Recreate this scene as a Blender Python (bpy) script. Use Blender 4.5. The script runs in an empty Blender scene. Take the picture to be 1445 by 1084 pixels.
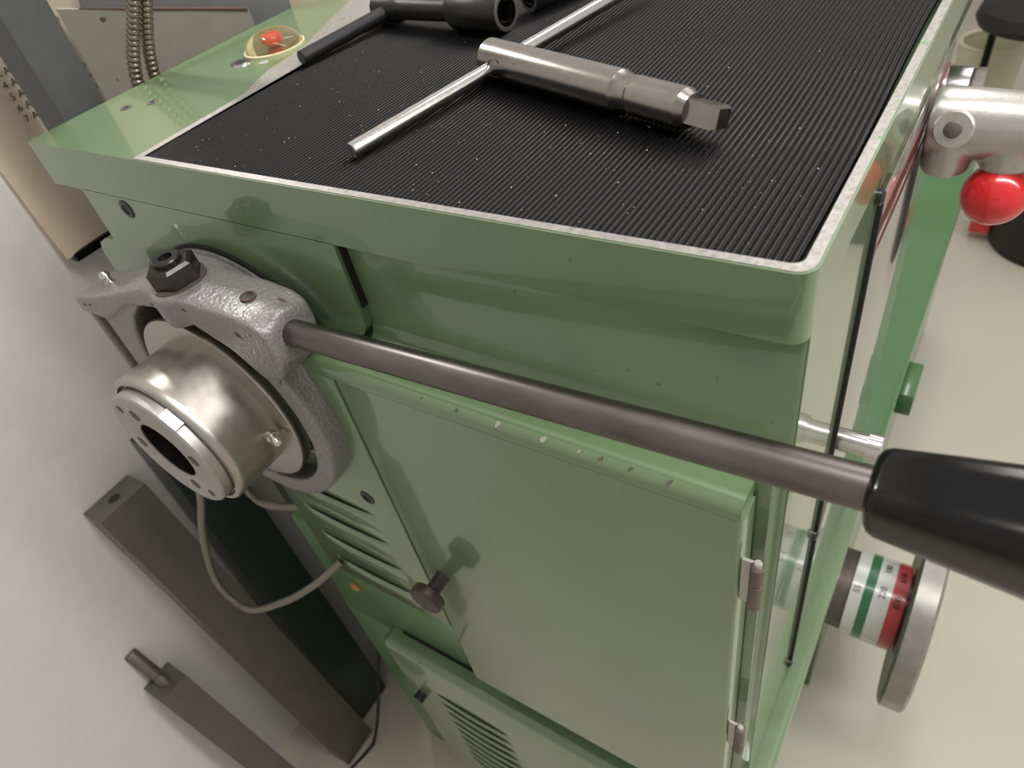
import bpy, bmesh, math, random
from mathutils import Vector, Matrix, Quaternion
random.seed(7)
scn = bpy.context.scene
col = scn.collection
# ------------------------------------------------------------------ camera
R0 = Vector((0.83586388, 0.52052482, -0.17431434))      # camera right in world axes
R1 = Vector((0.25325757, -0.6474082, -0.71883463))      # camera down
R2 = Vector((-0.4870238, 0.55670147, -0.67297198))      # camera forward
CAM = Vector((0.0508451, -0.26502584, 0.1935449))
cd = bpy.data.cameras.new('camera'); cam = bpy.data.objects.new('camera', cd); col.objects.link(cam)
cam.matrix_world = Matrix(((R0.x, -R1.x, -R2.x, CAM.x), (R0.y, -R1.y, -R2.y, CAM.y), (R0.z, -R1.z, -R2.z, CAM.z), (0, 0, 0, 1)))
cd.sensor_width = 36.0; cd.sensor_fit = 'HORIZONTAL'; cd.lens = 36.0 * 1001.17 / 1445.0
cd.clip_start = 0.01; cd.clip_end = 60
cd.dof.use_dof = True; cd.dof.focus_distance = 0.48; cd.dof.aperture_fstop = 9.5
scn.camera = cam
# ------------------------------------------------------------------ world, lights, exposure
w = bpy.data.worlds.new('room_light'); scn.world = w; w.use_nodes = True
w.node_tree.nodes['Background'].inputs[0].default_value = (1.0, 0.955, 0.93, 1)
w.node_tree.nodes['Background'].inputs[1].default_value = 0.62
def lamp(name, loc, target, sx, sy, power, colr=(1, 0.975, 0.95)):
    l = bpy.data.lights.new(name, 'AREA'); l.shape = 'RECTANGLE'; l.size = sx; l.size_y = sy; l.energy = power; l.color = colr
    o = bpy.data.objects.new(name, l); col.objects.link(o); o.location = loc
    o.rotation_euler = (Vector(target) - Vector(loc)).to_track_quat('-Z', 'Y').to_euler()
    return o
lamp('lamp_on_wall', (-0.855, 0.27, 0.46), (-0.62, 0.12, 0.0), 0.03, 0.10, 2.8)
lamp('ceiling_tubes_aisle', (1.35, 0.3, 1.45), (0.7, 0.15, -1.2), 0.30, 3.4, 66)
lamp('ceiling_tubes_lathe', (-0.15, 1.75, 1.45), (-0.15, 1.55, -1.2), 0.25, 1.5, 14)
vs = scn.view_settings
vs.view_transform = 'Standard'; vs.look = 'None'; vs.exposure = 0.0; vs.gamma = 1.0; vs.use_curve_mapping = False

# ------------------------------------------------------------------ materials
MAT = {}
def s2l(c):
    return tuple((x / 255 / 12.92 if x / 255 <= 0.04045 else ((x / 255 + 0.055) / 1.055) ** 2.4) for x in c)
def mat(name, rgb, rough=0.5, metal=0.0, coat=0.0, noise=None, bump=None, spots=None, trans=0.0, ior=None, coat_rough=0.03, rnoise=0.0, spec=None):
    """noise=(scale, amount, stretch) tints the colour, bump=(scale, strength, distance[, kind]), spots=(scale, threshold, rgb) wear"""
    m = bpy.data.materials.new(name); m.use_nodes = True
    nt = m.node_tree; N = nt.nodes; L = nt.links
    b = N['Principled BSDF']; c = s2l(rgb)
    b.inputs['Base Color'].default_value = (*c, 1); b.inputs['Roughness'].default_value = rough; b.inputs['Metallic'].default_value = metal
    b.inputs['Coat Weight'].default_value = coat; b.inputs['Coat Roughness'].default_value = coat_rough
    if trans: b.inputs['Transmission Weight'].default_value = trans
    if ior: b.inputs['IOR'].default_value = ior
    if spec is not None: b.inputs['Specular IOR Level'].default_value = spec
    tc = N.new('ShaderNodeTexCoord'); geo = N.new('ShaderNodeNewGeometry')
    cur = None
    if noise:
        mp = N.new('ShaderNodeMapping'); L.new(geo.outputs['Position'], mp.inputs[0])
        st = noise[2] if len(noise) > 2 else (1, 1, 1); mp.inputs['Scale'].default_value = st
        n = N.new('ShaderNodeTexNoise'); n.inputs['Scale'].default_value = noise[0]; n.inputs['Detail'].default_value = 5
        L.new(mp.outputs[0], n.inputs['Vector'])
        r = N.new('ShaderNodeValToRGB'); a = noise[1]
        r.color_ramp.elements[0].position = 0.3; r.color_ramp.elements[1].position = 0.7
        r.color_ramp.elements[0].color = (*[x * (1 - a) for x in c], 1); r.color_ramp.elements[1].color = (*[min(1, x * (1 + a)) for x in c], 1)
        L.new(n.outputs['Fac'], r.inputs[0]); cur = r.outputs[0]
        if rnoise:
            mr = N.new('ShaderNodeMapRange'); mr.inputs['To Min'].default_value = max(0.02, rough - rnoise); mr.inputs['To Max'].default_value = rough + rnoise
            L.new(n.outputs['Fac'], mr.inputs['Value']); L.new(mr.outputs[0], b.inputs['Roughness'])
    if spots:
        n2 = N.new('ShaderNodeTexNoise'); n2.inputs['Scale'].default_value = spots[0]; n2.inputs['Detail'].default_value = 3
        L.new(geo.outputs['Position'], n2.inputs['Vector'])
        r2 = N.new('ShaderNodeValToRGB'); r2.color_ramp.elements[0].position = spots[1]; r2.color_ramp.elements[1].position = spots[1] + 0.02
        L.new(n2.outputs['Fac'], r2.inputs[0])
        mx = N.new('ShaderNodeMix'); mx.data_type = 'RGBA'; L.new(r2.outputs[0], mx.inputs['Factor'])
        if cur: L.new(cur, mx.inputs['A'])
        else: mx.inputs['A'].default_value = (*c, 1)
        mx.inputs['B'].default_value = (*s2l(spots[2]), 1); cur = mx.outputs['Result']
    if cur: L.new(cur, b.inputs['Base Color'])
    if bump:
        kind = bump[3] if len(bump) > 3 else 'noise'
        if kind == 'voronoi':
            n3 = N.new('ShaderNodeTexVoronoi'); n3.feature = 'SMOOTH_F1'; n3.inputs['Scale'].default_value = bump[0]; out = n3.outputs['Distance']
        else:
            n3 = N.new('ShaderNodeTexNoise'); n3.inputs['Scale'].default_value = bump[0]; n3.inputs['Detail'].default_value = 4; out = n3.outputs['Fac']
        L.new(geo.outputs['Position'], n3.inputs['Vector'])
        bp = N.new('ShaderNodeBump'); bp.inputs['Strength'].default_value = bump[1]; bp.inputs['Distance'].default_value = bump[2]
        L.new(out, bp.inputs['Height']); L.new(bp.outputs[0], b.inputs['Normal'])
        if coat: L.new(bp.outputs[0], b.inputs['Coat Normal'])
    MAT[name] = m; return m
mat('green_paint', (100, 124, 87), 0.34, 0, 1.0, noise=(9, 0.06), spots=(170, 0.735, (70, 80, 64)), bump=(6, 0.06, 0.01), coat_rough=0.06)
mat('green_bed', (66, 106, 60), 0.30, 0, 0.5, noise=(9, 0.08), coat_rough=0.05)
mat('green_base', (92, 128, 86), 0.35, 0, 0.3, noise=(14, 0.1), coat_rough=0.1)
mat('gap_black', (12, 12, 12), 0.7)  # black seals, joints and cable; also painted shade in notch, louvres and yoke
mat('worn_rim', (160, 157, 152), 0.42, 0.55, noise=(260, 0.18), spots=(120, 0.66, (120, 150, 108)), bump=(500, 0.3, 0.0006))
mat('rubber', (11, 11, 13), 0.30, 0, 0.0, noise=(30, 0.12), spec=0.3)
mat('crumb', (205, 196, 180), 0.6)
mat('hammertone', (126, 124, 123), 0.42, 0.25, 0.25, noise=(350, 0.12), bump=(380, 0.45, 0.0014, 'voronoi'), spots=(60, 0.735, (70, 58, 52)), coat_rough=0.22)
mat('satin_steel', (176, 170, 162), 0.32, 1.0, noise=(120, 0.06, (1, 1, 1)), rnoise=0.05)
mat('bright_steel', (205, 202, 198), 0.22, 1.0, noise=(300, 0.05), rnoise=0.05)
mat('key_steel', (150, 144, 138), 0.26, 1.0, noise=(160, 0.07, (1, 1, 1)), rnoise=0.03)
mat('lever_steel', (112, 106, 104), 0.36, 1.0, noise=(90, 0.18, (0.25, 1, 1)), rnoise=0.07)
mat('face_steel', (172, 168, 163), 0.42, 0.85, noise=(200, 0.06))
mat('dull_steel', (112, 104, 98), 0.5, 0.7, noise=(40, 0.12))
mat('dark_bar', (104, 101, 96), 0.42, 0.6, noise=(20, 0.08), rnoise=0.05)
mat('black_steel', (42, 42, 43), 0.42, 0.45, noise=(220, 0.25), bump=(500, 0.15, 0.0005), rnoise=0.08)
mat('black_oxide', (60, 58, 56), 0.3, 0.75, noise=(150, 0.2))
mat('black_plastic', (7, 7, 8), 0.16, 0, 0.0, noise=(60, 0.2), spec=0.35)
mat('hole_dark', (16, 15, 14), 0.5)
mat('brown_knob', (58, 50, 47), 0.4, 0.1)
mat('wall_paint', (208, 205, 202), 0.6, noise=(2.5, 0.02), bump=(22, 0.25, 0.006))
mat('floor_vinyl', (184, 179, 163), 0.22, noise=(1.6, 0.04), bump=(3, 0.03, 0.01))
mat('paper', (222, 207, 186), 0.75, noise=(5, 0.05))
mat('ink', (28, 26, 24), 0.7)
mat('grey_post', (76, 77, 76), 0.55, noise=(60, 0.06), bump=(350, 0.2, 0.0008))
mat('grey_sheet', (150, 146, 136), 0.55, 0.1, noise=(40, 0.06), spots=(38, 0.70, (92, 72, 52)))
mat('blue_grey_sheet', (118, 120, 119), 0.5, noise=(30, 0.05))
mat('conduit_metal', (138, 130, 116), 0.3, 0.9, noise=(200, 0.1))
mat('conduit_grey', (128, 124, 112), 0.45, 0.5, noise=(200, 0.1))
mat('dark_green_black', (32, 44, 36), 0.35, 0, 0.3, noise=(10, 0.15))
mat('fascia', (150, 148, 142), 0.12, 0.35, 0.6, noise=(5, 0.04), coat_rough=0.03)
mat('maroon', (110, 44, 38), 0.3, 0, 0.5)
mat('cast_aluminium', (182, 178, 172), 0.33, 0.7, noise=(120, 0.05), bump=(420, 0.18, 0.0006))
mat('red_ball', (206, 30, 36), 0.22, 0, 0.5)
mat('red_ring', (196, 36, 38), 0.28, 0, 0.5)
mat('white_ring', (214, 214, 210), 0.26, 0.1, 0.5)
mat('green_ring', (22, 104, 58), 0.28, 0, 0.5)
mat('wheel_metal', (150, 147, 141), 0.38, 0.75, noise=(60, 0.1))
mat('dome_glass', (238, 226, 178), 0.04, 0, 0, trans=0.95, ior=1.25)
mat('dome_back', (196, 188, 150), 0.5)
mat('amber', (176, 128, 62), 0.5)
mat('cream_bin', (205, 200, 170), 0.5, noise=(6, 0.03))
mat('black_cloth', (22, 22, 23), 0.6)
mat('chip_metal', (176, 172, 165), 0.45, 0.4)
mat('rust', (84, 64, 50), 0.8)
mat('light_strip', (216, 216, 206), 0.4)

# ------------------------------------------------------------------ helpers
WLOC = {}
def obj(name, bm, m, parent=None, smooth=40, label=None, kind=None, mats=None):
    """link a bmesh given in world coordinates as one mesh object whose origin sits at its own centre"""
    bmesh.ops.recalc_face_normals(bm, faces=bm.faces)
    vs_ = [v.co for v in bm.verts]
    c = Vector([(min(v[i] for v in vs_) + max(v[i] for v in vs_)) / 2 for i in range(3)])
    for v in bm.verts: v.co -= c
    ang = math.radians(smooth)
    for f in bm.faces: f.smooth = smooth > 0
    for e in bm.edges:
        if len(e.link_faces) == 2 and e.calc_face_angle(0) > ang: e.smooth = False
    me = bpy.data.meshes.new(name); bm.to_mesh(me); bm.free()
    for mm in (mats or [m]): me.materials.append(MAT[mm])
    o = bpy.data.objects.new(name, me); col.objects.link(o)
    if parent: o.parent = parent; o.location = c - WLOC[parent.name]
    else: o.location = c
    WLOC[o.name] = c
    if label: o['label'] = label
    if kind: o['kind'] = kind
    return o
def thing(name, label, cat, loc, group=None):
    o = bpy.data.objects.new(name, None); col.objects.link(o); o.location = loc; o.empty_display_size = 0.05
    WLOC[o.name] = Vector(loc); o['label'] = label; o['category'] = cat
    if group: o['group'] = group
    return o
def tag(o, label, cat, group=None):
    o['label'] = label; o['category'] = cat
    if group: o['group'] = group
    return o
def B(): return bmesh.new()
def bevel(bm, verts, off, seg=2, ang=50):
    es = {e for v in verts for e in v.link_edges if len(e.link_faces) == 2 and e.calc_face_angle(0) > math.radians(ang)}
    if es and off > 0: bmesh.ops.bevel(bm, geom=list(es), offset=off, segments=seg, profile=0.5, affect='EDGES', clamp_overlap=True)
def box(bm, x0, x1, y0, y1, z0, z1, bev=0.0, seg=2, M=None):
    r = bmesh.ops.create_cube(bm, size=1.0); vs_ = r['verts']
    for v in vs_: v.co = Vector(((x0 + x1) / 2 + v.co.x * (x1 - x0), (y0 + y1) / 2 + v.co.y * (y1 - y0), (z0 + z1) / 2 + v.co.z * (z1 - z0)))
    if M is not None:
        for v in vs_: v.co = M @ v.co
    bevel(bm, vs_, bev, seg); return vs_
def frame(d):
    d = Vector(d).normalized(); u = d.orthogonal().normalized()
    if abs(d.x) > 0.9: u = (Vector((0, 0, 1)) - d * d.z).normalized()
    elif abs(d.z) > 0.9: u = (Vector((1, 0, 0)) - d * d.x).normalized()
    elif abs(d.y) > 0.9: u = (Vector((1, 0, 0)) - d * d.x).normalized()
    return d, u, d.cross(u)
def revolve(bm, prof, o, d, seg=48, cap0=True, cap1=True, rot=0.0):
    """prof: list of (distance along d, radius)"""
    o = Vector(o); d, u, v = frame(d); rings = []
    for t, r in prof:
        if r < 1e-6: rings.append([bm.verts.new(o + d * t)])
        else: rings.append([bm.verts.new(o + d * t + u * (r * math.cos(2 * math.pi * k / seg + rot)) + v * (r * math.sin(2 * math.pi * k / seg + rot))) for k in range(seg)])
    for a, b in zip(rings, rings[1:]):
        for k in range(seg):
            k2 = (k + 1) % seg
            if len(a) == 1 and len(b) == 1: continue
            if len(a) == 1: bm.faces.new((a[0], b[k], b[k2]))
            elif len(b) == 1: bm.faces.new((a[k], b[0], a[k2]))
            else: bm.faces.new((a[k], b[k], b[k2], a[k2]))
    if cap0 and len(rings[0]) > 1: bm.faces.new(rings[0])
    if cap1 and len(rings[-1]) > 1: bm.faces.new(rings[-1])
    return [x for r in rings for x in r]
def cyl(bm, p0, p1, r, seg=32, ch=0.0, rot=0.0):
    p0, p1 = Vector(p0), Vector(p1); L = (p1 - p0).length
    prof = [(0, r), (L, r)] if ch <= 0 else [(0, r - ch), (ch, r), (L - ch, r), (L, r - ch)]
    return revolve(bm, prof, p0, p1 - p0, seg, rot=rot)
def spline(pts, n=12):
    P = [Vector(p) for p in pts]; P = [P[0] * 2 - P[1]] + P + [P[-1] * 2 - P[-2]]; out = []
    for i in range(1, len(P) - 2):
        for k in range(n):
            t = k / n; a, b, c, d = P[i - 1:i + 3]
            out.append(0.5 * ((2 * b) + (c - a) * t + (2 * a - 5 * b + 4 * c - d) * t * t + (3 * b - a - 3 * c + d) * t ** 3))
    out.append(P[-2]); return out
def resample(path, step):
    out = [path[0]]; acc = 0
    for a, b in zip(path, path[1:]):
        L = (b - a).length
        while acc + L >= step:
            t = (step - acc) / L; a = a + (b - a) * t; out.append(a); L = (b - a).length; acc = 0
        acc += L
    return out
def tube(bm, path, rad, seg=12):
    """rad: a number or a function of the index"""
    path = [Vector(p) for p in path]; n = len(path); rings = []; u = None
    for i, p in enumerate(path):
        d = (path[min(i + 1, n - 1)] - path[max(i - 1, 0)]).normalized()
        u = d.orthogonal().normalized() if u is None else (u - d * u.dot(d)).normalized()
        v = d.cross(u); r = rad(i) if callable(rad) else rad
        rings.append([bm.verts.new(p + u * r * math.cos(2 * math.pi * k / seg) + v * r * math.sin(2 * math.pi * k / seg)) for k in range(seg)])
    for a, b in zip(rings, rings[1:]):
        for k in range(seg): bm.faces.new((a[k], b[k], b[(k + 1) % seg], a[(k + 1) % seg]))
    bm.faces.new(rings[0]); bm.faces.new(rings[-1])
def ribbed(bm, pts, r, pitch, seg=14):
    path = resample(spline(pts, 40), pitch / 4)
    tube(bm, path, lambda i: r * (1.0, 0.96, 0.70, 0.90)[i % 4], seg)
def prism(bm, outer, a, b, to3, holes=(), bev=0.0, seg=2):
    """extrude a 2-D outline (with holes) between depths a and b; to3(p, q, depth) gives the point"""
    nv = []
    caps = []
    for dep in (a, b):
        edges = []; loops = []
        for loop in (outer, *holes):
            V = [bm.verts.new(to3(p, q, dep)) for p, q in loop]; loops.append(V); nv += V
            for k in range(len(V)): edges.append(bm.edges.new((V[k], V[(k + 1) % len(V)])))
        if holes: bmesh.ops.triangle_fill(bm, use_beauty=True, use_dissolve=False, edges=edges)
        else: bm.faces.new(loops[0])
        caps.append(loops)
    for la, lb in zip(*caps):
        for k in range(len(la)):
            k2 = (k + 1) % len(la); bm.faces.new((la[k], la[k2], lb[k2], lb[k]))
    if bev: bevel(bm, nv, bev, seg, 50)
    return nv
XZ = lambda p, q, d: Vector((p, d, q))
XY = lambda p, q, d: Vector((p, q, d))
YZ = lambda p, q, d: Vector((d, p, q))
def arc(cx, cy, r, a0, a1, n):
    return [(cx + r * math.cos(math.radians(a0 + (a1 - a0) * k / n)), cy + r * math.sin(math.radians(a0 + (a1 - a0) * k / n))) for k in range(n + 1)]
def text_mesh(txt, size, depth=0.0002):
    cu = bpy.data.curves.new('t', 'FONT'); cu.body = txt; cu.size = size; cu.extrude = depth; cu.align_x = 'CENTER'; cu.align_y = 'CENTER'; cu.resolution_u = 3
    o = bpy.data.objects.new('t', cu); col.objects.link(o)
    dg = bpy.context.evaluated_depsgraph_get(); me = bpy.data.meshes.new_from_object(o.evaluated_get(dg))
    bm = B(); bm.from_mesh(me); bpy.data.objects.remove(o); bpy.data.curves.remove(cu); bpy.data.meshes.remove(me); return bm
def text_obj(name, txt, size, loc, right, up, m, parent, depth=0.0002):
    bm = text_mesh(txt, size, depth); r = Vector(right).normalized(); u = Vector(up).normalized(); n = r.cross(u)
    M = Matrix((r, u, n)).transposed()
    for v in bm.verts: v.co = Vector(loc) + M @ v.co
    return obj(name, bm, m, parent, smooth=0)
def cast(o, vox=0.0022, it=6):
    a = o.modifiers.new('remesh', 'REMESH'); a.mode = 'VOXEL'; a.voxel_size = vox; a.use_smooth_shade = True
    b = o.modifiers.new('smooth', 'SMOOTH'); b.factor = 0.5; b.iterations = it
    dg = bpy.context.evaluated_depsgraph_get(); me = bpy.data.meshes.new_from_object(o.evaluated_get(dg))
    o.modifiers.clear(); o.data = me; me.name = o.name
def socket_screw(parent, c, d, r, rh=None, name='socket_screw', m='black_oxide'):
    c = Vector(c); d = Vector(d).normalized(); bm = B()
    revolve(bm, [(-0.002, r), (0.0006, r), (0.001, r * 0.9), (0.001, r * 0.52)], c, d, 20, cap1=False)
    o = obj(name, bm, m, parent)
    bm = B(); revolve(bm, [(-0.0015, r * 0.55), (0.0004, r * 0.55)], c, d, 6); obj('hex_socket', bm, 'hole_dark', o if parent.parent is None else parent)
    return o

# ================================================================== SETTING
FZ, WX = -1.25, -0.872
def struct(name, bm, m):
    o = obj(name, bm, m); o['kind'] = 'structure'; return o
bm = B(); box(bm, WX - 0.1, 3.2, -1.7, 5.0, FZ - 0.1, FZ); struct('floor', bm, 'floor_vinyl')
bm = B(); box(bm, WX - 0.1, WX, -1.7, 5.0, FZ, 1.7); struct('wall_left', bm, 'wall_paint')
bm = B(); box(bm, WX, 3.2, 4.9, 5.0, FZ, 1.7); struct('wall_back', bm, 'wall_paint')
bm = B(); box(bm, WX, 3.2, -1.7, -1.6, FZ, 1.7); struct('wall_front', bm, 'wall_paint')

# ================================================================== LATHE
lathe = thing('lathe', 'large green metalworking lathe headstock with ribbed rubber tray and steel collet lever', 'lathe', (-0.3, 0.4, FZ))
G = 'green_paint'
TB = 0.85          # far end of the headstock
# ---- top cover: slab with an L-shaped tray opening
XL = -0.668
outer = [(XL, TB), (XL, 0.0)] + arc(-0.010, 0.010, 0.010, -90, 0, 6) + [(0.0, TB)]
inner = [(-0.500, 0.372), (-0.500, 0.0068)] + arc(-0.0130, 0.0128, 0.006, -90, 0, 4) + [(-0.0070, TB - 0.03), (-0.650, TB - 0.03), (-0.650, 0.372)]
bm = B()
prism(bm, outer, -0.0405, -0.008, XY)
def ring_prism(bm, outer, inner, z0, z1):
    prism(bm, outer, z0, z1, XY, holes=(inner,))
ring_prism(bm, outer, inner, -0.008, 0.0)
tv = [v for v in bm.verts]
obj('top_cover', bm, G, lathe, label='green top cover with shallow tray')
# worn silver rim around the tray, a hair proud of the paint
def strip(bm, path_out, path_in, z):
    """raised flat strip between two equally long polylines"""
    A = [bm.verts.new((x, y, z)) for x, y in path_out]; Bn = [bm.verts.new((x, y, z)) for x, y in path_in]
    A2 = [bm.verts.new((x, y, z - 0.003)) for x, y in path_out]; B2 = [bm.verts.new((x, y, z - 0.0085)) for x, y in path_in]
    for k in range(len(A) - 1):
        bm.faces.new((A[k], A[k + 1], Bn[k + 1], Bn[k])); bm.faces.new((A2[k], A2[k + 1], A[k + 1], A[k])); bm.faces.new((Bn[k], Bn[k + 1], B2[k + 1], B2[k]))
rim_in = [(-0.5, 0.372), (-0.5, 0.30), (-0.5, 0.225), (-0.5, 0.17), (-0.5, 0.12)] + [(-0.5, 0.0068)] + [(-0.5 + 0.4855 * k / 8, 0.0068) for k in range(1, 8)] + arc(-0.0130, 0.0128, 0.006, -90, 0, 5) + [(-0.0070, 0.1 + 0.072 * k) for k in range(11)]
rim_out = [(-0.600, 0.374), (-0.570, 0.300), (-0.537, 0.225), (-0.530, 0.170), (-0.508, 0.12)] + [(-0.507, 0.0012)] + [(-0.5 + 0.4855 * k / 8, 0.0012) for k in range(1, 8)] + arc(-0.0100, 0.0100, 0.0088, -90, 0, 5) + [(-0.0012, 0.1 + 0.072 * k) for k in range(11)]
bm = B(); strip(bm, rim_out, rim_in, 0.0005)
obj('tray_rim', bm, 'worn_rim', lathe, label='worn bare-metal tray rim')
# ---- end of the headstock, facing the viewer
blk = [(-0.622, -0.040), (-0.308, -0.040), (-0.308, -0.112), (-0.314, -0.122), (-0.330, -0.128)] + arc(-0.466, -0.200, 0.128, 0, -150, 14) + [(-0.640, -0.27), (-0.662, -0.25), (-0.662, -0.115), (-0.655, -0.102), (-0.640, -0.095), (-0.622, -0.092)]
bm = B(); prism(bm, blk, 0.0, TB, XZ)
obj('end_casting', bm, G, lathe)
bm = B(); box(bm, -0.31, -0.0004, 0.008, 0.149, -0.60, -0.0405, 0.003)
obj('end_panel', bm, G, lathe)
bm = B(); box(bm, -0.3078, -0.3058, 0.0030, 0.010, -0.096, -0.0405); obj('notch_shadow_strip', bm, 'gap_black', lathe)  # solid black strip painted in for the shadow beside the end casting
# casting to the right of the gap: side of the end cover and the front fascia
bm = B(); box(bm, -0.03, 0.0, 0.0095, 0.150, -0.655, -0.030, 0.0); obj('end_cover_side', bm, G, lathe)
bm = B(); box(bm, -0.02, 0.0032, 0.150, 0.1555, -0.655, -0.046, 0.0008); obj('panel_seal', bm, 'gap_black', lathe)
bm = B(); box(bm, -0.30, 0.0005, 0.155, 0.43, -0.655, -0.055, 0.0015); fas = obj('front_fascia', bm, 'fascia', lathe, label='polished front fascia')
bm = B(); box(bm, -0.001, 0.0010, 0.157, 0.428, -0.088, -0.075); obj('maroon_stripe', bm, 'maroon', fas)
bm = B(); box(bm, -0.001, 0.0010, 0.157, 0.428, -0.104, -0.098); obj('maroon_stripe', bm, 'maroon', fas)
bm = B(); box(bm, -0.30, 0.0, 0.16, TB, -0.055, -0.0405); obj('cover_flange', bm, G, lathe)
for (y, z) in ((0.141, -0.040), (0.147, -0.385), (0.147, -0.64)):
    bm = B(); revolve(bm, [(0, 0.005), (0.003, 0.005), (0.0045, 0.003), (0.0045, 0)], (0.0, y, z), (1, 0, 0), 16); obj('panel_screw', bm, 'black_oxide', lathe)
# ---- lower cabinet with ledge, door and louvred panel
DY = -0.036
led = [(0.06, -0.128), (0.008, -0.128), (-0.006, -0.127), (-0.026, -0.1265)] + arc(-0.026, -0.1365, 0.010, 90, 180, 6) + [(DY, -0.1395), (0.06, -0.1395)]
bm = B(); prism(bm, led, -0.51, -0.0135, YZ); obj('ledge', bm, G, lathe, label='bright green rounded ledge above the door')
bm = B()
v = [(0.008, -0.115), (0.0062, -0.1215), (0.0015, -0.1262), (-0.006, -0.1276), (0.02, -0.135), (0.02, -0.115)]
prism(bm, v, -0.31, -0.004, YZ); obj('ledge_fillet', bm, G, lathe)
bm = B(); box(bm, -0.505, -0.022, DY + 0.008, 0.15, -0.522, -0.140); obj('cabinet_body', bm, G, lathe)
bm = B(); v = box(bm, -0.322, -0.012, DY, DY + 0.020, -0.645, -0.1398)
bmesh.ops.bevel(bm, geom=[e for e in bm.edges if abs(e.verts[0].co.z - e.verts[1].co.z) > 0.1 and e.verts[0].co.y < DY + 0.01], offset=0.004, segments=3, profile=0.5, affect='EDGES')
door = obj('cabinet_door', bm, G, lathe, label='glossy flat cabinet door')
# door knob
kc = Vector((-0.296, DY, -0.397)); bm = B()
revolve(bm, [(0, 0.0085), (0.002, 0.0075), (0.018, 0.0075), (0.020, 0.016), (0.021, 0.0175), (0.029, 0.0175), (0.031, 0.0165), (0.0312, 0)], kc, (0, -1, 0), 40)
obj('door_knob', bm, 'brown_knob', door, label='round dark brown door knob')
# hinges on the right edge
for z in (-0.195, -0.430):
    bm = B()
    cyl(bm, (-0.0025, DY + 0.001, z - 0.026), (-0.0025, DY + 0.001, z - 0.0005), 0.0042, 16, 0.0006)
    cyl(bm, (-0.0025, DY + 0.001, z + 0.0005), (-0.0025, DY + 0.001, z + 0.018), 0.0042, 16, 0.0006)
    hg = obj('hinge', bm, 'dull_steel', door)
    bm = B(); cyl(bm, (-0.0025, DY + 0.001, z + 0.016), (-0.0025, DY + 0.001, z + 0.0225), 0.0024, 12, 0.0006)
    box(bm, -0.0120, -0.0025, DY + 0.002, DY + 0.004, z - 0.026, z + 0.018); obj('hinge_pin', bm, 'chip_metal', hg)
bm = B(); box(bm, -0.03, -0.0045, DY + 0.0225, 0.0100, -0.645, -0.129); obj('cabinet_side', bm, G, lathe)
# louvred panel
bm = B(); box(bm, -0.508, -0.3232, DY, DY + 0.015, -0.522, -0.140, 0.0008)
lp = obj('louvred_panel', bm, G, lathe)
def louvre_bm(x0, x1, z, y, h=0.022, p=0.008):
    bm = B(); n = 10; rows = []
    prof = [(0.0, 0.0), (-p * 0.55, -0.0008), (-p * 0.95, -0.004), (-p, -0.007), (-p * 0.7, -h * 0.62), (0.0, -h)]
    for k in range(n + 1):
        t = k / n; s = math.sin(math.pi * min(1, max(0, t))) ** 0.45 if 0 < t < 1 else 0.0
        rows.append([bm.verts.new((x0 + (x1 - x0) * t, y + a * s, z + (b if i else b))) for i, (a, b) in enumerate(prof)])
    for a, b in zip(rows, rows[1:]):
        for i in range(len(prof) - 1):
            f = bm.faces.new((a[i], b[i], b[i + 1], a[i + 1]))
            if i == 0: f.material_index = 1  # top faces coloured black to stand for shadow in the louvre opening
    return bm
for i in range(4):
    z = -0.332 - 0.0488 * i
    obj('louvre', louvre_bm((-0.493, -0.484, -0.482, -0.482)[i], -0.358, z, DY + 0.0003, 0.034, 0.0055), None, lp, mats=[G, 'gap_black'])
socket_screw(lp, (-0.356, DY, -0.303), (0, -1, 0), 0.0085)
bm = B(); revolve(bm, [(0, 0.008), (0.003, 0.008), (0.0045, 0.006), (0.0045, 0)], (-0.535, -0.0125, -0.628), (0, -1, 0), 16); obj('panel_screw', bm, 'amber', lathe)
# ---- plinth under the cabinet
bm = B(); box(bm, -0.600, -0.005, -0.012, 0.40, -0.735, -0.500, 0.006); obj('plinth_neck', bm, 'green_base', lathe)
bm = B(); box(bm, -0.610, 0.0, -0.010, 0.42, FZ, -0.70, 0.008); obj('plinth', bm, 'green_base', lathe)
bm = B(); box(bm, -0.50, -0.003, DY - 0.004, 0.0, FZ + 0.05, -0.705, 0.010, 3)
pp = obj('plinth_panel', bm, G, lathe)
bm = B(); box(bm, -0.475, -0.010, DY + 0.020, 0.0, -0.706, -0.7035); obj('panel_gap', bm, 'gap_black', pp)
for i in range(9):
    z = -0.80 - 0.032 * i
    obj('louvre', louvre_bm(-0.43, -0.30, z, DY - 0.0037, 0.018, 0.006), None, pp, mats=[G, 'gap_black'])
    obj('louvre', louvre_bm(-0.22, -0.09, z, DY - 0.0037, 0.018, 0.006), None, pp, mats=[G, 'gap_black'])
bm = B(); revolve(bm, [(0, 0.0085), (0.012, 0.0085), (0.013, 0.0075), (0.013, 0.004)], (-0.468, DY - 0.004, -0.845), (0, -1, 0), 20)
revolve(bm, [(0.0125, 0.0045), (0.013, 0)], (-0.468, DY - 0.004, -0.845), (0, -1, 0), 6); obj('panel_bolt', bm, 'black_oxide', pp)
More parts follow.
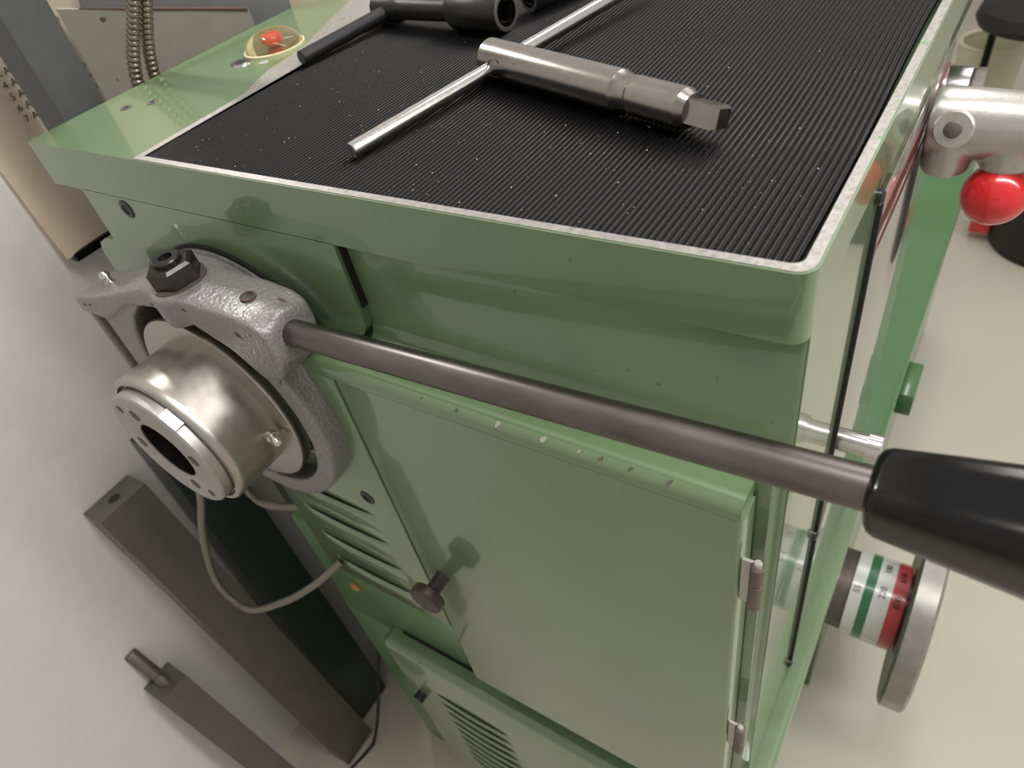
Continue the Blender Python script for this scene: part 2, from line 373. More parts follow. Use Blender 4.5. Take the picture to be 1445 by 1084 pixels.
# ---- bed and its long front edge
bm = B()
bed = [(-0.60, FZ), (0.010, FZ), (0.010, -0.690), (0.020, -0.690)] + arc(0.012, -0.668, 0.008, 0, 90, 5) + [(-0.60, -0.660)]
prism(bm, bed, 0.42, 1.55, XZ); obj('bed_base', bm, 'green_bed', lathe, label='long green lathe bed base')
bm = B(); 
edge = [(-0.01, -0.69), (0.020, -0.69)] + arc(0.012, -0.668, 0.008, 0, 90, 5) + [(-0.01, -0.660)]
prism(bm, edge, -0.02, 0.42, XZ); obj('bed_edge', bm, G, lathe)
bm = B(); box(bm, 0.018, 0.042, 0.69, 0.775, -0.745, -0.70, 0.003); obj('bed_bracket', bm, 'green_bed', lathe)
# ---- round flange on the end casting
SX, SZ = -0.466, -0.197
S = lambda y: Vector((SX, y, SZ)); FW = (0, -1, 0)
bm = B(); revolve(bm, [(0, 0.1265), (0.003, 0.1265), (0.003, 0.05)], S(0), FW, 72, cap1=False); obj('flange_gasket', bm, 'gap_black', lathe)
bm = B(); revolve(bm, [(0, 0.1235), (0.005, 0.1235), (0.008, 0.120), (0.0095, 0.112), (0.0095, 0.05)], S(0), FW, 72, cap1=False); obj('end_flange', bm, 'hammertone', lathe)
# ---- yoke (fork) with bosses
bm = B()
YF, YB = -0.058, -0.0080
RX, RZ = -0.460, -0.191
ring_o = arc(RX, RZ, 0.121, 0, 354, 59)
ring_i = arc(RX, RZ, 0.1015, 0, 354, 59)
prism(bm, ring_o, YF, YB, XZ, holes=(ring_i,))
bar = [(-0.619, -0.1145), (-0.575, -0.104), (-0.52, -0.086), (-0.485, -0.076), (-0.46, -0.0725), (-0.43, -0.071), (-0.38, -0.0705), (-0.350, -0.0735), (-0.338, -0.080), (-0.337, -0.112), (-0.343, -0.125), (-0.365, -0.132), (-0.39, -0.110), (-0.43, -0.094), (-0.47, -0.0905), (-0.52, -0.099), (-0.55, -0.116), (-0.575, -0.130), (-0.620, -0.1315)]
prism(bm, bar, -0.0625, -0.0165, XZ)
box(bm, -0.620, -0.570, -0.044, -0.017, -0.250, -0.125)
box(bm, -0.621, -0.6125, -0.0585, -0.017, -0.245, -0.125)
box(bm, -0.594, -0.560, -0.058, -0.017, -0.245, -0.125)
LA, LB = Vector((-0.347, -0.0400, -0.0950)), Vector((0.0420, -0.0523, -0.0617))
LD = (LB - LA).normalized()
cyl(bm, LA - LD * 0.03, LA + LD * 0.012, 0.0205, 32)
cyl(bm, (-0.449, -0.041, -0.10), (-0.449, -0.042, -0.0720), 0.0262, 32)
yoke = obj('yoke', bm, 'hammertone', lathe, smooth=50, label='hammered silver cast yoke around the spindle end')
cast(yoke, 0.0022, 12)
bm = B(); revolve(bm, [(0.012, 0.104), (0.022, 0.104), (0.022, 0.0)], S(0), FW, 64); obj('cavity_shade_disc', bm, 'gap_black', lathe)  # black disc added for the shade deep between drum flange and yoke
# hex nut on top of the yoke
nb = Vector((-0.449, -0.042, -0.0745)); up = Vector((0.0, -0.05, 1)).normalized()
bm = B(); revolve(bm, [(0.002, 0.0215), (0.0045, 0.0215), (0.0045, 0.012)], nb, up, 36, cap1=False); obj('washer', bm, 'dull_steel', yoke)
bm = B(); revolve(bm, [(0.0045, 0.0195), (0.0185, 0.0195), (0.0205, 0.0165), (0.0205, 0.008)], nb, up, 6, cap1=False, rot=0.3); obj('hex_nut', bm, 'black_oxide', yoke, smooth=20, label='black hexagon nut')
bm = B(); revolve(bm, [(0.018, 0.0110), (0.0235, 0.0110), (0.0245, 0.0100), (0.0245, 0.0055), (0.021, 0.0055), (0.021, 0)], nb, up, 24); obj('stud_end', bm, 'black_oxide', yoke)
# grease nipples, plug hole
def nipple(c, d, parent, s=1.0):
    bm = B(); revolve(bm, [(-0.002, 0.0045 * s), (0.003 * s, 0.0045 * s), (0.0035 * s, 0.003 * s), (0.006 * s, 0.0028 * s), (0.0075 * s, 0.0042 * s), (0.0095 * s, 0.0042 * s), (0.012 * s, 0.0024 * s), (0.0125 * s, 0)], c, d, 20)
    return obj('grease_nipple', bm, 'bright_steel', parent)
nipple((-0.580, -0.040, -0.1075), (-0.25, -0.05, 1), yoke, 1.15)
bm = B(); revolve(bm, [(0, 0.0062), (0.0018, 0.0060), (0.0018, 0.0045), (0.0008, 0.0045), (0.0008, 0)], (-0.371, -0.040, -0.0715), (0.05, 0, 1), 20); obj('plug_ring', bm, 'rust', yoke)
bm = B(); revolve(bm, [(0.0009, 0.0044), (0.0015, 0.0042), (0.0015, 0)], (-0.371, -0.040, -0.0715), (0.05, 0, 1), 16); obj('plug', bm, 'hole_dark', yoke)
# ---- collet closer drum
bm = B(); revolve(bm, [(0.020, 0.060), (0.046, 0.088), (0.056, 0.0905), (0.0586, 0.0895), (0.0592, 0.087), (0.0592, 0.066)], S(0), FW, 96, cap0=True, cap1=False)
drum_fl = obj('drum_flange', bm, 'satin_steel', lathe, label='polished flange behind the drum')
bm = B(); revolve(bm, [(0.056, 0.0685), (0.098, 0.0685), (0.103, 0.0690), (0.1085, 0.0690), (0.1105, 0.0675), (0.1110, 0.0640), (0.1060, 0.0630), (0.1060, 0.030)], S(0), FW, 96, cap0=False, cap1=False)
drum = obj('drum', bm, 'satin_steel', lathe, label='satin steel closer drum')
nipple((SX + 0.0675 * math.cos(-0.10), -0.066, SZ + 0.0675 * math.sin(-0.10)), (math.cos(-0.10), -0.3, math.sin(-0.1)), drum, 1.15)
bm = B(); revolve(bm, [(0.070, 0.0300), (0.104, 0.0605), (0.1195, 0.0605), (0.1210, 0.0590), (0.1210, 0.0310), (0.1200, 0.0297), (0.075, 0.0290), (0.075, 0.020), (0.060, 0.018)], S(0), FW, 96, cap0=False, cap1=True)
fp = obj('face_plate', bm, 'face_steel', lathe, label='flat steel face plate with screws around the bore')
bm = B(); revolve(bm, [(0.0735, 0.0294), (0.1190, 0.0294)], S(0), FW, 64, cap0=False, cap1=False); revolve(bm, [(0.0740, 0.0292), (0.0740, 0)], S(0), FW, 64, cap0=False); obj('bore', bm, 'black_oxide', fp)
for a, rr, sr in ((132, 0.0505, 0.0040), (108, 0.0400, 0.0056), (188, 0.0410, 0.0056), (9, 0.0410, 0.0056), (-78, 0.0400, 0.0056), (-55, 0.0505, 0.0040)):
    c = Vector((SX + rr * math.cos(math.radians(a)), -0.1210, SZ + rr * math.sin(math.radians(a))))
    bm = B(); revolve(bm, [(-0.003, sr), (0.0003, sr), (0.0003, sr * 0.70)], c, FW, 24, cap1=False); obj('screw_recess', bm, 'hole_dark', fp)
    bm = B(); revolve(bm, [(-0.003, sr * 0.72), (0.0002, sr * 0.72), (0.0005, sr * 0.62), (0.0005, sr * 0.34), (-0.002, sr * 0.34), (-0.002, 0)], c, FW, 24); obj('face_screw', bm, 'dull_steel', fp)
bm = B(); cyl(bm, (SX + 0.016, -0.080, SZ - 0.0265), (SX + 0.013, -0.080, SZ - 0.020), 0.005, 16, 0.001); obj('bore_screw', bm, 'bright_steel', fp)
# bright key on the plate's rim
ka = math.radians(52); M = Matrix.Translation(S(0)) @ Matrix.Rotation(-(ka - math.pi / 2), 4, 'Y')
bm = B(); box(bm, -0.0095, 0.0095, -0.1205, -0.1095, 0.0595, 0.0622, 0.0006, 1, M); obj('drive_key', bm, 'bright_steel', fp)
# ---- lever
bm = B(); cyl(bm, LA - LD * 0.01, LB + LD * 0.012, 0.0100, 48); obj('lever_rod', bm, 'lever_steel', lathe, label='bare steel lever rod')
bm = B()
GR = 0.20; gd = LD; gx = (Vector((0, 0, 1)) - gd * gd.z).normalized(); gy = gd.cross(gx); gx, gy = gx * math.cos(GR) + gy * math.sin(GR), -gx * math.sin(GR) + gy * math.cos(GR)
prof = [(0.0, 0.0125, 0.0125), (0.002, 0.0150, 0.0150), (0.005, 0.0162, 0.0160), (0.03, 0.0190, 0.0185), (0.06, 0.0220, 0.0212), (0.09, 0.0240, 0.0232), (0.12, 0.0235, 0.0225), (0.135, 0.020, 0.019), (0.141, 0.012, 0.012)]
rings = []
for t, a, b in prof:
    ring = []
    for k in range(48):
        th = 2 * math.pi * k / 48; c, s = math.cos(th), math.sin(th); n = 4.6
        rr = (abs(c) ** n + abs(s) ** n) ** (-1 / n)
        ring.append(bm.verts.new(LB + gd * (t + 0.001) + gx * (a * c * rr) + gy * (b * s * rr)))
    rings.append(ring)
for a, b in zip(rings, rings[1:]):
    for k in range(48): bm.faces.new((a[k], b[k], b[(k + 1) % 48], a[(k + 1) % 48]))
bm.faces.new(rings[0]); bm.faces.new(rings[-1])
obj('lever_grip', bm, 'black_plastic', lathe, smooth=60, label='glossy black plastic lever grip')
# ---- details on the green top plate
dc = Vector((-0.575, 0.222, 0.0))
bm = B(); revolve(bm, [(0.0, 0.031), (0.002, 0.031), (0.0025, 0.0295), (0.0012, 0.0285), (0.0012, 0)], dc, (0, 0, 1), 40); sg = obj('sight_glass', bm, 'dome_back', lathe, label='round sight glass with red float')
bm = B(); revolve(bm, [(0.0015, 0.0285)] + [(0.0015 + 0.017 * math.sin(math.radians(a)), 0.0285 * math.cos(math.radians(a))) for a in range(10, 90, 10)] + [(0.0185, 0)], dc, (0, 0, 1), 40); obj('dome', bm, 'dome_glass', sg)
bm = B(); revolve(bm, [(0.0075 - 0.006 * math.cos(math.radians(a)), 0.0095 * math.sin(math.radians(a))) for a in range(0, 181, 15)], dc + Vector((0.004, -0.003, 0)), (0, 0, 1), 24); obj('red_float', bm, 'red_ball', sg)
kc = Vector((-0.583, 0.183, 0))
bm = B(); revolve(bm, [(0, 0.0105), (0.0012, 0.0100), (0.0012, 0)], kc, (0, 0, 1), 24); cs = obj('cover_screw', bm, 'bright_steel', lathe)
bm = B(); revolve(bm, [(0.0010, 0.0048), (0.0016, 0.0046), (0.0016, 0)], kc, (0, 0, 1), 6); obj('hex_socket', bm, 'hole_dark', cs)
bm = B(); revolve(bm, [(0, 0.005), (0.0006, 0.005), (0.0006, 0)], kc + Vector((0.030, 0.003, 0)), (0, 0, 1), 16); obj('dowel', bm, 'chip_metal', lathe)
for c in ((-0.624, 0.076, 0), (-0.603, 0.091, 0)):
    bm = B(); revolve(bm, [(0, 0.0055), (0.0006, 0.0055), (0.0006, 0.004), (0.0003, 0.004), (0.0003, 0)], c, (0, 0, 1), 20); cs = obj('cover_screw', bm, 'dull_steel', lathe)
    bm = B(); revolve(bm, [(0.0002, 0.0026), (0.0007, 0.0024), (0.0007, 0)], c, (0, 0, 1), 6); obj('hex_socket', bm, 'hole_dark', cs)
socket_screw(lathe, (-0.562, 0.0, -0.0515), (0, -1, 0), 0.0088, name='end_screw')
# ---- front side: casting with red ball, small shaft, speed dial
def casting():
    yc, zc = 0.330, -0.081
    bm = B(); prof = [(0.003, 0.022), (0.005, 0.0245), (0.012, 0.0255), (0.030, 0.0255), (0.060, 0.0240), (0.10, 0.022), (0.16, 0.020), (0.20, 0.017), (0.21, 0.010), (0.212, 0)]
    revolve(bm, prof, (0, yc, zc), (1, 0, 0.0), 40)
    cyl(bm, (0.020, yc - 0.010, zc - 0.004), (0.020, yc - 0.006, zc - 0.034), 0.0175, 28, 0.004)
    cyl(bm, (0.058, yc - 0.006, zc - 0.004), (0.058, yc - 0.006, zc - 0.030), 0.0165, 28, 0.003)
    o = obj('front_handle', bm, 'cast_aluminium', lathe, label='cast aluminium front handle arm'); cast(o, 0.0018, 5)
    bm = B(); revolve(bm, [(0, 0.0135), (0.006, 0.0135), (0.0075, 0.012), (0.0075, 0)], (0.021, yc - 0.0205, zc + 0.005), (0, -1, 0.35), 28); obj('lug', bm, 'cast_aluminium', o)
    bm = B(); revolve(bm, [(0.007, 0.0060), (0.0085, 0.0060), (0.0092, 0.005), (0.0092, 0)], (0.021, yc - 0.0205, zc + 0.005), (0, -1, 0.35), 24); obj('pivot_pin', bm, 'dull_steel', o)
    bc = Vector((0.0585, yc - 0.012, zc - 0.0475))
    bm = B(); bmesh.ops.create_uvsphere(bm, u_segments=40, v_segments=24, radius=0.0232)
    for v in bm.verts: v.co += bc
    obj('red_knob', bm, 'red_ball', o, label='glossy red ball knob')
casting()
bm = B(); revolve(bm, [(0, 0.010), (0.024, 0.010), (0.024, 0.013), (0.034, 0.013), (0.035, 0.012), (0.035, 0)], (0.0, 0.175, -0.283), (1, 0, 0), 32); obj('shaft_end', bm, 'bright_steel', lathe)
def dial():
    yc, zc = 0.46, -0.94; o0 = Vector((0, yc, zc)); X = (1, 0, 0)
    bm = B(); revolve(bm, [(0.009, 0.066), (0.034, 0.066), (0.034, 0.0)], o0, X, 64); d = obj('speed_dial', bm, 'dull_steel', lathe, label='speed dial with white, green and red rings')
    for nm, m, a, b in (('white_ring', 'white_ring', 0.034, 0.052), ('green_ring', 'green_ring', 0.052, 0.066), ('white_ring', 'white_ring', 0.066, 0.090), ('red_ring', 'red_ring', 0.090, 0.110)):
        bm = B(); revolve(bm, [(a, 0.0705), (b, 0.0705)], o0, X, 64); obj(nm, bm, m, d)
    bm = B(); revolve(bm, [(0.110, 0.058), (0.116, 0.058)], o0, X, 64); obj('neck_ring', bm, 'black_oxide', d)
    bm = B(); revolve(bm, [(0.114, 0.128), (0.112, 0.146), (0.116, 0.152), (0.144, 0.152), (0.148, 0.148), (0.148, 0.134), (0.140, 0.130), (0.140, 0)], o0, X, 80); obj('handwheel', bm, 'wheel_metal', d)
    for txt, x, ang in (('55', 0.043, 118), ('220', 0.078, 112), ('800', 0.100, 118), ('650', 0.100, 82), ('180', 0.078, 76)):
        a = math.radians(ang); n = Vector((0, math.cos(a), math.sin(a))); t = Vector((0, math.sin(a), -math.cos(a)))
        text_obj('dial_number', txt, 0.013, o0 + Vector((x, 0, 0)) + n * 0.0708, t, n.cross(t), 'ink', d)
dial()
# handwheel and carriage far along the bed
bm = B(); revolve(bm, [(-0.02, 0.03), (0.012, 0.03), (0.013, 0.028), (0.013, 0)], (0.0, 0.56, -0.16), (1, 0, 0), 40); obj('carriage_handwheel', bm, 'bright_steel', lathe)
bm = B(); cyl(bm, (0.013, 0.56, -0.16), (0.026, 0.56, -0.16), 0.028, 32, 0.002); obj('handwheel_hub', bm, 'dull_steel', lathe)
# paint chips
def chip(c, n, s, m, parent):
    n, u, v = frame(n); bm = B(); k0 = random.randint(7, 9); P = []
    for k in range(k0):
        a = 2 * math.pi * k / k0; r = s * random.uniform(0.45, 1.0); P.append(Vector(c) + u * r * math.cos(a) * 1.4 + v * r * math.sin(a) * 0.8)
    T = [bm.verts.new(p + n * 0.0003) for p in P]; L_ = [bm.verts.new(p - n * 0.001) for p in P]
    bm.faces.new(T)
    for k in range(k0): bm.faces.new((T[k], T[(k + 1) % k0], L_[(k + 1) % k0], L_[k]))
    obj('paint_chip', bm, m, parent)
for x, s in ((-0.205, 0.0022), (-0.172, 0.0032), (-0.138, 0.0036), (-0.113, 0.0018), (-0.098, 0.0022), (-0.079, 0.0022), (-0.055, 0.0026), (-0.235, 0.0012)):
    chip((x, DY + 0.0029, -0.1294), (0, -0.7, 0.7), s * 0.8, random.choice(['chip_metal', 'dull_steel', 'chip_metal']), lathe)

for p, sz in (((-0.425, -0.064, -0.080), 0.0038), ((-0.368, -0.064, -0.088), 0.0045), ((-0.345, -0.030, -0.070), 0.0040), ((-0.602, -0.064, -0.119), 0.0030), ((-0.592, -0.064, -0.117), 0.0022), ((-0.352, -0.060, -0.084), 0.0016), ((-0.470, -0.064, -0.086), 0.0026)):
    ok, lo, nn, _ = yoke.closest_point_on_mesh(Vector(p) - WLOC[yoke.name])
    if ok: chip(lo + WLOC[yoke.name], nn, sz * 0.8, 'rust', yoke)

# ================================================================== RUBBER MAT
zt = -0.0008
bm = B(); pitch = 0.0038; n = int(0.491 / pitch); x0 = -0.4997
prof = []
for k in range(n):
    x = x0 + k * pitch
    prof += [(x, zt - 0.0017), (x + 0.0017, zt - 0.0017), (x + 0.0021, zt - 0.0006), (x + 0.0025, zt), (x + 0.0029, zt), (x + 0.0033, zt - 0.0006)]
prof.append((x0 + n * pitch, zt - 0.0017))
ys = [0.0075 + 0.0405 * k for k in range(10)] + [0.44, 0.5, 0.6, 0.7, 0.81]
rows = [[bm.verts.new((x + 0.0012 * math.sin(y * 16 + x * 5), y, z + 0.0005 * math.sin(y * 23 + x * 11))) for x, z in prof] for y in ys]
for a, b in zip(rows, rows[1:]):
    for k in range(len(prof) - 1): bm.faces.new((a[k], a[k + 1], b[k + 1], b[k]))
f0 = [bm.verts.new((x, ys[0], -0.0078)) for x, z in prof]
for k in range(len(prof) - 1): bm.faces.new((f0[k], f0[k + 1], rows[0][k + 1], rows[0][k]))
# side tongue reaching left behind the green plate
prof2 = [(x - 0.149, z) for x, z in prof if x < -0.352]
rows2 = [[bm.verts.new((x, y, z)) for x, z in prof2] for y in (0.3745, 0.5, 0.65, 0.81)]
for a, b in zip(rows2, rows2[1:]):
    for k in range(len(prof2) - 1): bm.faces.new((a[k], a[k + 1], b[k + 1], b[k]))
mato = obj('rubber_mat', bm, 'rubber', None, smooth=70)
tag(mato, 'black ribbed rubber mat lying in the lathe top tray', 'mat')
bm = B()
for _ in range(170):
    x, y = random.uniform(-0.48, -0.02), abs(random.gauss(0.0, 0.12)) + 0.012
    if y > 0.36: continue
    s = random.choice((0.0002, 0.0003, 0.0003, 0.0004, 0.0006))
    M = Matrix.Translation((x, y, zt + 0.0004)) @ Quaternion((random.random(), random.random(), random.random(), random.random())).normalized().to_matrix().to_4x4()
    r = bmesh.ops.create_cube(bm, size=s, matrix=M)
sw = obj('swarf_crumbs', bm, 'crumb', None, smooth=0, kind='stuff'); tag(sw, 'tiny pale metal crumbs scattered on the black rubber mat', 'swarf')

# ================================================================== TOOLS ON THE MAT
# silver chuck key
kz = 0.0130
KA, KB = Vector((-0.289, 0.187, kz)), Vector((-0.0815, 0.1150, kz - 0.0012)); KD = (KB - KA).normalized(); KL = (KB - KA).length
key = thing('chuck_key', 'bright steel T-handled chuck key with a square tip lying on the mat', 'chuck key', (-0.19, 0.15, -0.003))
bm = B(); revolve(bm, [(0, 0.0105), (0.0015, 0.0128), (0.003, 0.0135), (0.140, 0.0135), (0.1445, 0.0118), (0.151, 0.0113), (0.1535, 0.0122), (0.192, 0.0122), (0.1975, 0.0098), (0.1980, 0.0060)], KA, KD, 56)
obj('key_body', bm, 'key_steel', key, smooth=18)
bm = B(); revolve(bm, [(0.190, 0.0094), (KL - 0.003, 0.0094), (KL, 0.0076), (KL, 0)], KA, KD, 4, rot=0.45); obj('square_tip', bm, 'key_steel', key, smooth=20)
HA, HB = Vector((-0.3085, 0.0445, 0.0054)), Vector((-0.2445, 0.3105, 0.0145)); HD = (HB - HA).normalized()
bm = B(); cyl(bm, HA - HD * 0.001, HB + HD * 0.06, 0.0057, 32, 0.0008); obj('handle_bar', bm, 'bright_steel', key)
pt = KA + KD * 0.022
bm = B(); revolve(bm, [(-0.0138, 0.0070), (-0.0128, 0.0066)], pt, HD, 28, cap0=False, cap1=False); obj('hole_edge', bm, 'hole_dark', key)
# black socket T wrench
def t_wrench(name, label, A, Bp, tips, cat='wrench', sr=0.0165):
    A, Bp = Vector(A), Vector(Bp); D = (Bp - A).normalized(); L = (Bp - A).length
    t = thing(name, label, cat, ((A.x + Bp.x) / 2, (A.y + Bp.y) / 2, -0.003), 'black T-handled wrenches on the tray mat')
    bm = B(); revolve(bm, [(0, 0.0100), (0.002, 0.0125), (0.030, 0.0130), (0.034, 0.0110), (0.040, 0.0102), (L * 0.60, 0.0102), (L * 0.66, 0.012)], A, D, 40); obj('shank', bm, 'black_steel', t)
    bm = B(); revolve(bm, [(L * 0.60, 0.0105), (L * 0.64, 0.0150), (L * 0.66, sr), (L - 0.002, sr), (L, sr - 0.0015), (L, sr - 0.005)], A, D, 40, cap1=False); so = obj('socket_head', bm, 'black_steel', t)
    bm = B(); revolve(bm, [(L - 0.022, sr - 0.005), (L + 0.0001, sr - 0.005)], A, D, 4, cap1=False, rot=0.6); obj('square_recess', bm, 'hole_dark', so, smooth=20)
    bm = B(); revolve(bm, [(L, sr - 0.0012), (L + 0.0003, sr - 0.0020), (L + 0.0003, sr - 0.0047)], A, D, 40, cap0=False, cap1=False); obj('worn_edge', bm, 'dull_steel', so)
    if tips:
        bm = B(); cyl(bm, tips[0], tips[1], 0.0066, 28, 0.0008); obj('handle_bar', bm, 'black_steel', t)
    return t
t_wrench('socket_wrench', 'black T-handled wrench with square socket, beside the sight glass', (-0.494, 0.296, 0.0130), (-0.327, 0.273, 0.0162), ((-0.4960, 0.184, 0.0064), (-0.452, 0.405, 0.0180)))
t_wrench('socket_wrench', 'black wrench behind, only its chamfered end showing at the top', (-0.2690, 0.475, 0.0140), (-0.333, 0.318, 0.0140), None, sr=0.0145)

# ================================================================== LEFT SIDE THINGS
# wall chart
PX = WX
chart = thing('wall_chart', 'yellowed paper chart with black lettering hanging on the white wall', 'chart', (PX, 0.3, -0.18))
bm = B(); rows = []
for i in range(13):
    z = -0.182 + 0.05 * i
    off = 0.002 + 0.012 * math.exp(-i * 0.8)
    rows.append([bm.verts.new((PX + off + 0.004 * math.exp(-((y - 0.035) / 0.02) ** 2), y + (0.0 if i else 0.0), z)) for y in (0.030, 0.040, 0.055, 0.08, 0.12, 0.3, 0.62)])
for a, b in zip(rows, rows[1:]):
    for k in range(6): bm.faces.new((a[k], a[k + 1], b[k + 1], b[k]))
bmesh.ops.solidify(bm, geom=list(bm.faces), thickness=0.0008)
obj('sheet', bm, 'paper', chart)
bm = B(); box(bm, PX + 0.004, PX + 0.019, 0.038, 0.62, -0.192, -0.180, 0.003); obj('bottom_rail', bm, 'black_plastic', chart)
rp = 0.0123
for r_, (l, a, e) in enumerate((('K', 'A', 'n'), ('4', 'A', None), ('5', 'A', 'o'), ('6', 'A', 'e'), ('7', 'A', 'u'))):
    z = 0.0155 - rp * r_
    for txt, y in ((l, 0.088), (a, 0.098), (e, 0.178)):
        if txt: text_obj('lettering', txt, 0.0105, (PX + 0.0042, y, z if txt != 'n' else z + 0.026), (0, 1, 0), (0, 0, 1), 'ink', chart)
# grey post
bm = B(); box(bm, -0.770, -0.720, 0.060, 0.1085, FZ, 1.10, 0.004); 
bm2 = obj('steel_post', bm, 'grey_post'); tag(bm2, 'dark grey square steel post standing between the wall chart and the lathe', 'post')
# slanted sheet metal guard with rusty upper edge
gd_ = thing('sheet_guard', 'grey sheet metal guard with a rusty top edge behind the two ribbed hoses', 'guard', (-0.77, 0.23, FZ))
A_, B_ = Vector((-0.850, 0.1735, 0.053)), Vector((-0.686, 0.292, 0.013))
nrm = Vector(((B_ - A_).y, -(B_ - A_).x, 0)).normalized() * 0.003
bm = B()
P = [A_, B_, Vector((B_.x, B_.y, FZ)), Vector((A_.x, A_.y, FZ))]
F = [bm.verts.new(p) for p in P]; Q = [bm.verts.new(p - nrm) for p in P]
bm.faces.new(F); bm.faces.new(Q)
for k in range(4): bm.faces.new((F[k], F[(k + 1) % 4], Q[(k + 1) % 4], Q[k]))
obj('sheet', bm, 'grey_sheet', gd_)
bm = B(); tube(bm, [A_ + (B_ - A_) * t + Vector((0, 0, 0.0005)) for t in (0.12, 0.3, 0.5, 0.7, 1.0)] , lambda i: (0.0006, 0.001, 0.0016, 0.0014, 0.002)[i], 8); obj('rust_line', bm, 'rust', gd_)
bm = B()   # taller sheet behind
P = [Vector((-0.850, 0.200, 0.045)), Vector((-0.850, 0.205, 0.060)), Vector((-0.760, 0.275, 0.130)), Vector((-0.674, 0.342, 0.21)), Vector((-0.674, 0.342, -0.2)), Vector((-0.850, 0.200, -0.2))]
n2 = Vector((0.62, -0.78, 0)) * 0.003
F = [bm.verts.new(p) for p in P]; Q = [bm.verts.new(p - n2) for p in P]
bm.faces.new(F); bm.faces.new(Q)
for k in range(6): bm.faces.new((F[k], F[(k + 1) % 6], Q[(k + 1) % 6], Q[k]))
obj('rear_sheet', bm, 'blue_grey_sheet', gd_)
# ribbed hoses
def hose(label, pts, r, pitch, m, name='ribbed_hose', group=None, cat='hose'):
    bm = B(); ribbed(bm, pts, r, pitch); o = obj(name, bm, m, None, smooth=80); tag(o, label, cat, group); return o
hose('shiny ribbed metal hose rising behind the lathe top, nearer the grey post', [(-0.700, 0.128, -0.10), (-0.691, 0.134, -0.004), (-0.652, 0.1475, 0.067), (-0.59, 0.165, 0.16), (-0.50, 0.19, 0.28)], 0.0066, 0.0058, 'conduit_metal', group='ribbed hoses behind the lathe')
hose('shiny ribbed metal hose rising behind the lathe top, farther from the grey post', [(-0.700, 0.148, -0.10), (-0.690, 0.154, -0.004), (-0.652, 0.1605, 0.065), (-0.59, 0.180, 0.16), (-0.50, 0.207, 0.28)], 0.0064, 0.0058, 'conduit_metal', group='ribbed hoses behind the lathe')
# bars leaning on the wall
def leaning(bm, yc0, yc1, w, t, ztop, xbot, mirror=False):
    """square bar: back top edge on the wall, foot on the floor"""
    top = Vector((WX + 0.002, yc1, ztop)); bot = Vector((xbot, yc0, FZ)); u = (top - bot).normalized(); y = (Vector((0, 1, 0)) - u * u.y).normalized(); n = y.cross(u); n = n if n.x > 0 else -n
    b0 = bot + u * (t * abs(n.z) / abs(u.z) if n.z < 0 else 0.0)
    C_ = []
    for p in (b0, top):
        for a, c in ((-0.5, 0), (0.5, 0), (0.5, 1), (-0.5, 1)): C_.append(bm.verts.new(p + y * (w * a) + n * (t * c)))
    for f in ((0, 1, 2, 3), (4, 5, 6, 7), (0, 1, 5, 4), (1, 2, 6, 5), (2, 3, 7, 6), (3, 0, 4, 7)): bm.faces.new([C_[i] for i in f])
    bevel(bm, C_, 0.0012, 1, 30)
    return top, u, y, n
barA = thing('steel_bar', 'long dark steel bar with a hole in its end, leaning on the wall', 'steel bar', (-0.74, -0.11, FZ), 'steel bars leaning on the wall')
bm = B(); top, u, y, n = leaning(bm, -0.102, -0.108, 0.074, 0.050, -0.487, -0.765); obj('bar_body', bm, 'dark_bar', barA)
bm = B(); revolve(bm, [(-0.001, 0.0085), (0.0005, 0.0085), (0.0005, 0)], top + n * 0.025, u, 24); obj('end_hole', bm, 'hole_dark', barA)
barB = thing('steel_bar', 'shorter steel bar with a round pin sticking up from its end', 'steel bar', (-0.75, -0.22, FZ), 'steel bars leaning on the wall')
bm = B(); top, u, y, n = leaning(bm, -0.225, -0.231, 0.049, 0.058, -0.816, -0.80); obj('bar_body', bm, 'dark_bar', barB)
bm = B(); revolve(bm, [(-0.003, 0.0095), (0.012, 0.0095), (0.014, 0.0080), (0.020, 0.0080), (0.022, 0.0105), (0.075, 0.0105), (0.078, 0.0085), (0.078, 0)], top + n * 0.029, (u - n * 0.25), 28); obj('pin', bm, 'dull_steel', barB)
bm = B(); leaning(bm, -0.022, 0.003, 0.085, 0.050, -0.446, -0.80); bd = obj('dark_board', bm, 'dark_green_black'); tag(bd, 'dark green-black beam leaning on the wall between steel bar and cabinet', 'beam')
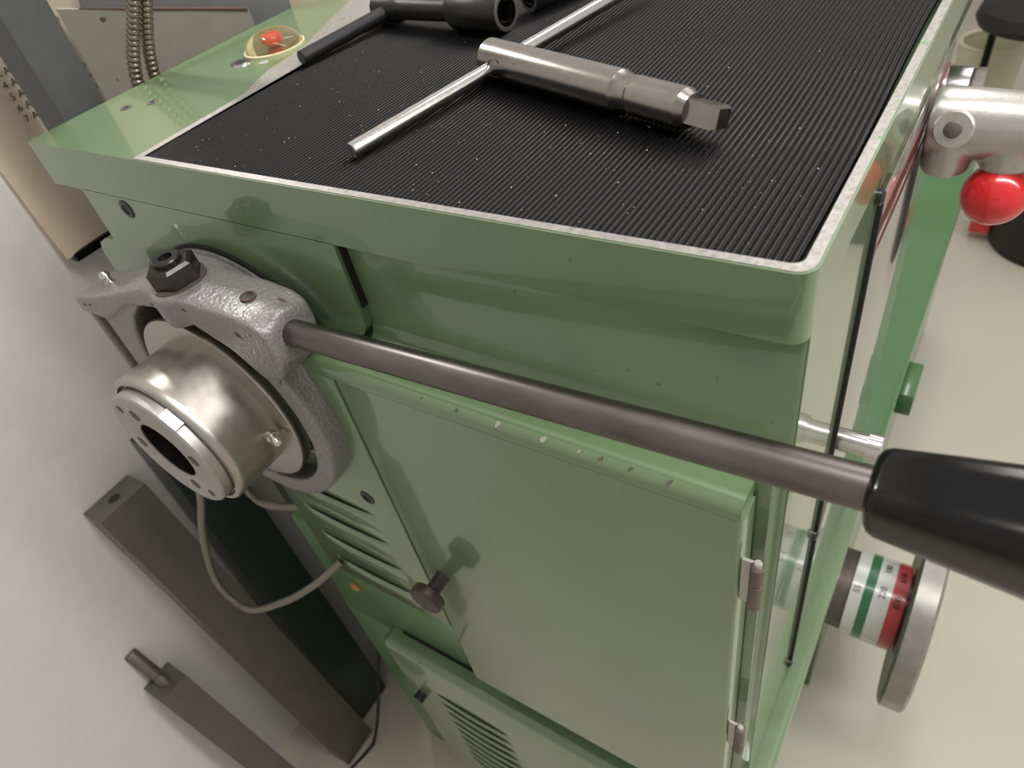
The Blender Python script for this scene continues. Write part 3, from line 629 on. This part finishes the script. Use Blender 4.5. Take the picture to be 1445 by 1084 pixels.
# conduits and cable
hose('thin ribbed grey conduit looping in front of the steel bar into the cabinet', [(-0.635, -0.020, -0.29), (-0.640, -0.050, -0.355), (-0.652, -0.070, -0.420), (-0.684, -0.090, -0.503), (-0.722, -0.104, -0.620), (-0.690, -0.102, -0.670), (-0.592, -0.085, -0.600), (-0.527, -0.065, -0.543), (-0.478, -0.049, -0.490), (-0.470, -0.0395, -0.482)], 0.0050, 0.0044, 'conduit_grey', 'flexible_conduit', cat='conduit')
hose('short ribbed grey conduit running behind the drum into the cabinet side', [(-0.70, 0.02, -0.40), (-0.69, -0.005, -0.46), (-0.657, -0.018, -0.478), (-0.620, -0.02, -0.481), (-0.545, -0.016, -0.447), (-0.512, -0.010, -0.425)], 0.0050, 0.0044, 'conduit_grey', 'flexible_conduit', cat='conduit')
bm = B(); tube(bm, spline([(-0.628, 0.03, -0.86), (-0.632, 0.006, -0.93), (-0.648, -0.018, -1.02), (-0.668, -0.048, -1.13), (-0.690, -0.075, -1.22), (-0.70, -0.10, FZ + 0.004), (-0.72, -0.2, FZ + 0.004)], 10), 0.0032, 10)
cb = obj('power_cable', bm, 'gap_black'); tag(cb, 'thin black cable hanging down beside the lathe base', 'cable')

# ================================================================== THINGS ALONG THE AISLE
bx_ = Vector((-0.055, 2.86, FZ))
bin_ = thing('waste_bin', 'cream round bin standing on the floor behind the red ball', 'bin', bx_)
bm = B(); revolve(bm, [(0, 0.085), (0.01, 0.09), (0.29, 0.108), (0.31, 0.108), (0.31, 0.100), (0.03, 0.082), (0.03, 0)], bx_, (0, 0, 1), 48); obj('bin_body', bm, 'cream_bin', bin_)
bm = B(); revolve(bm, [(0.305, 0.108), (0.314, 0.112), (0.320, 0.108), (0.316, 0.098), (0.305, 0.098)], bx_, (0, 0, 1), 48, cap0=False, cap1=False); obj('bin_rim', bm, 'cream_bin', bin_)
st = Vector((0.085, 2.62, FZ)); stool = thing('shop_stool', 'black round stool at the far end of the aisle', 'stool', st)
bm = B(); revolve(bm, [(0.46, 0.17), (0.465, 0.195), (0.485, 0.205), (0.515, 0.195), (0.530, 0.15), (0.532, 0)], st, (0, 0, 1), 40); obj('seat', bm, 'black_cloth', stool)
for a in (60, 185, 300):
    ca, sa = math.cos(math.radians(a)), math.sin(math.radians(a))
    bm = B(); cyl(bm, st + Vector((0.14 * ca, 0.14 * sa, 0.465)), st + Vector((0.15 * ca, 0.15 * sa, 0.0)), 0.0125, 16); obj('leg', bm, 'black_plastic', stool)
bk = Vector((0.275, 2.10, FZ)); bucket = thing('bucket', 'black round bucket with a red clip on the floor behind the red ball', 'bucket', bk)
bm = B(); revolve(bm, [(0, 0.17), (0.01, 0.18), (0.22, 0.20), (0.23, 0.205), (0.24, 0.20), (0.22, 0.185), (0.03, 0.16), (0.03, 0)], bk, (0, 0, 1), 48); obj('bucket_body', bm, 'black_cloth', bucket)
bm = B(); box(bm, bk.x - 0.235, bk.x - 0.178, bk.y - 0.06, bk.y - 0.01, FZ + 0.03, FZ + 0.10, 0.006); obj('red_clip', bm, 'red_ring', bucket)
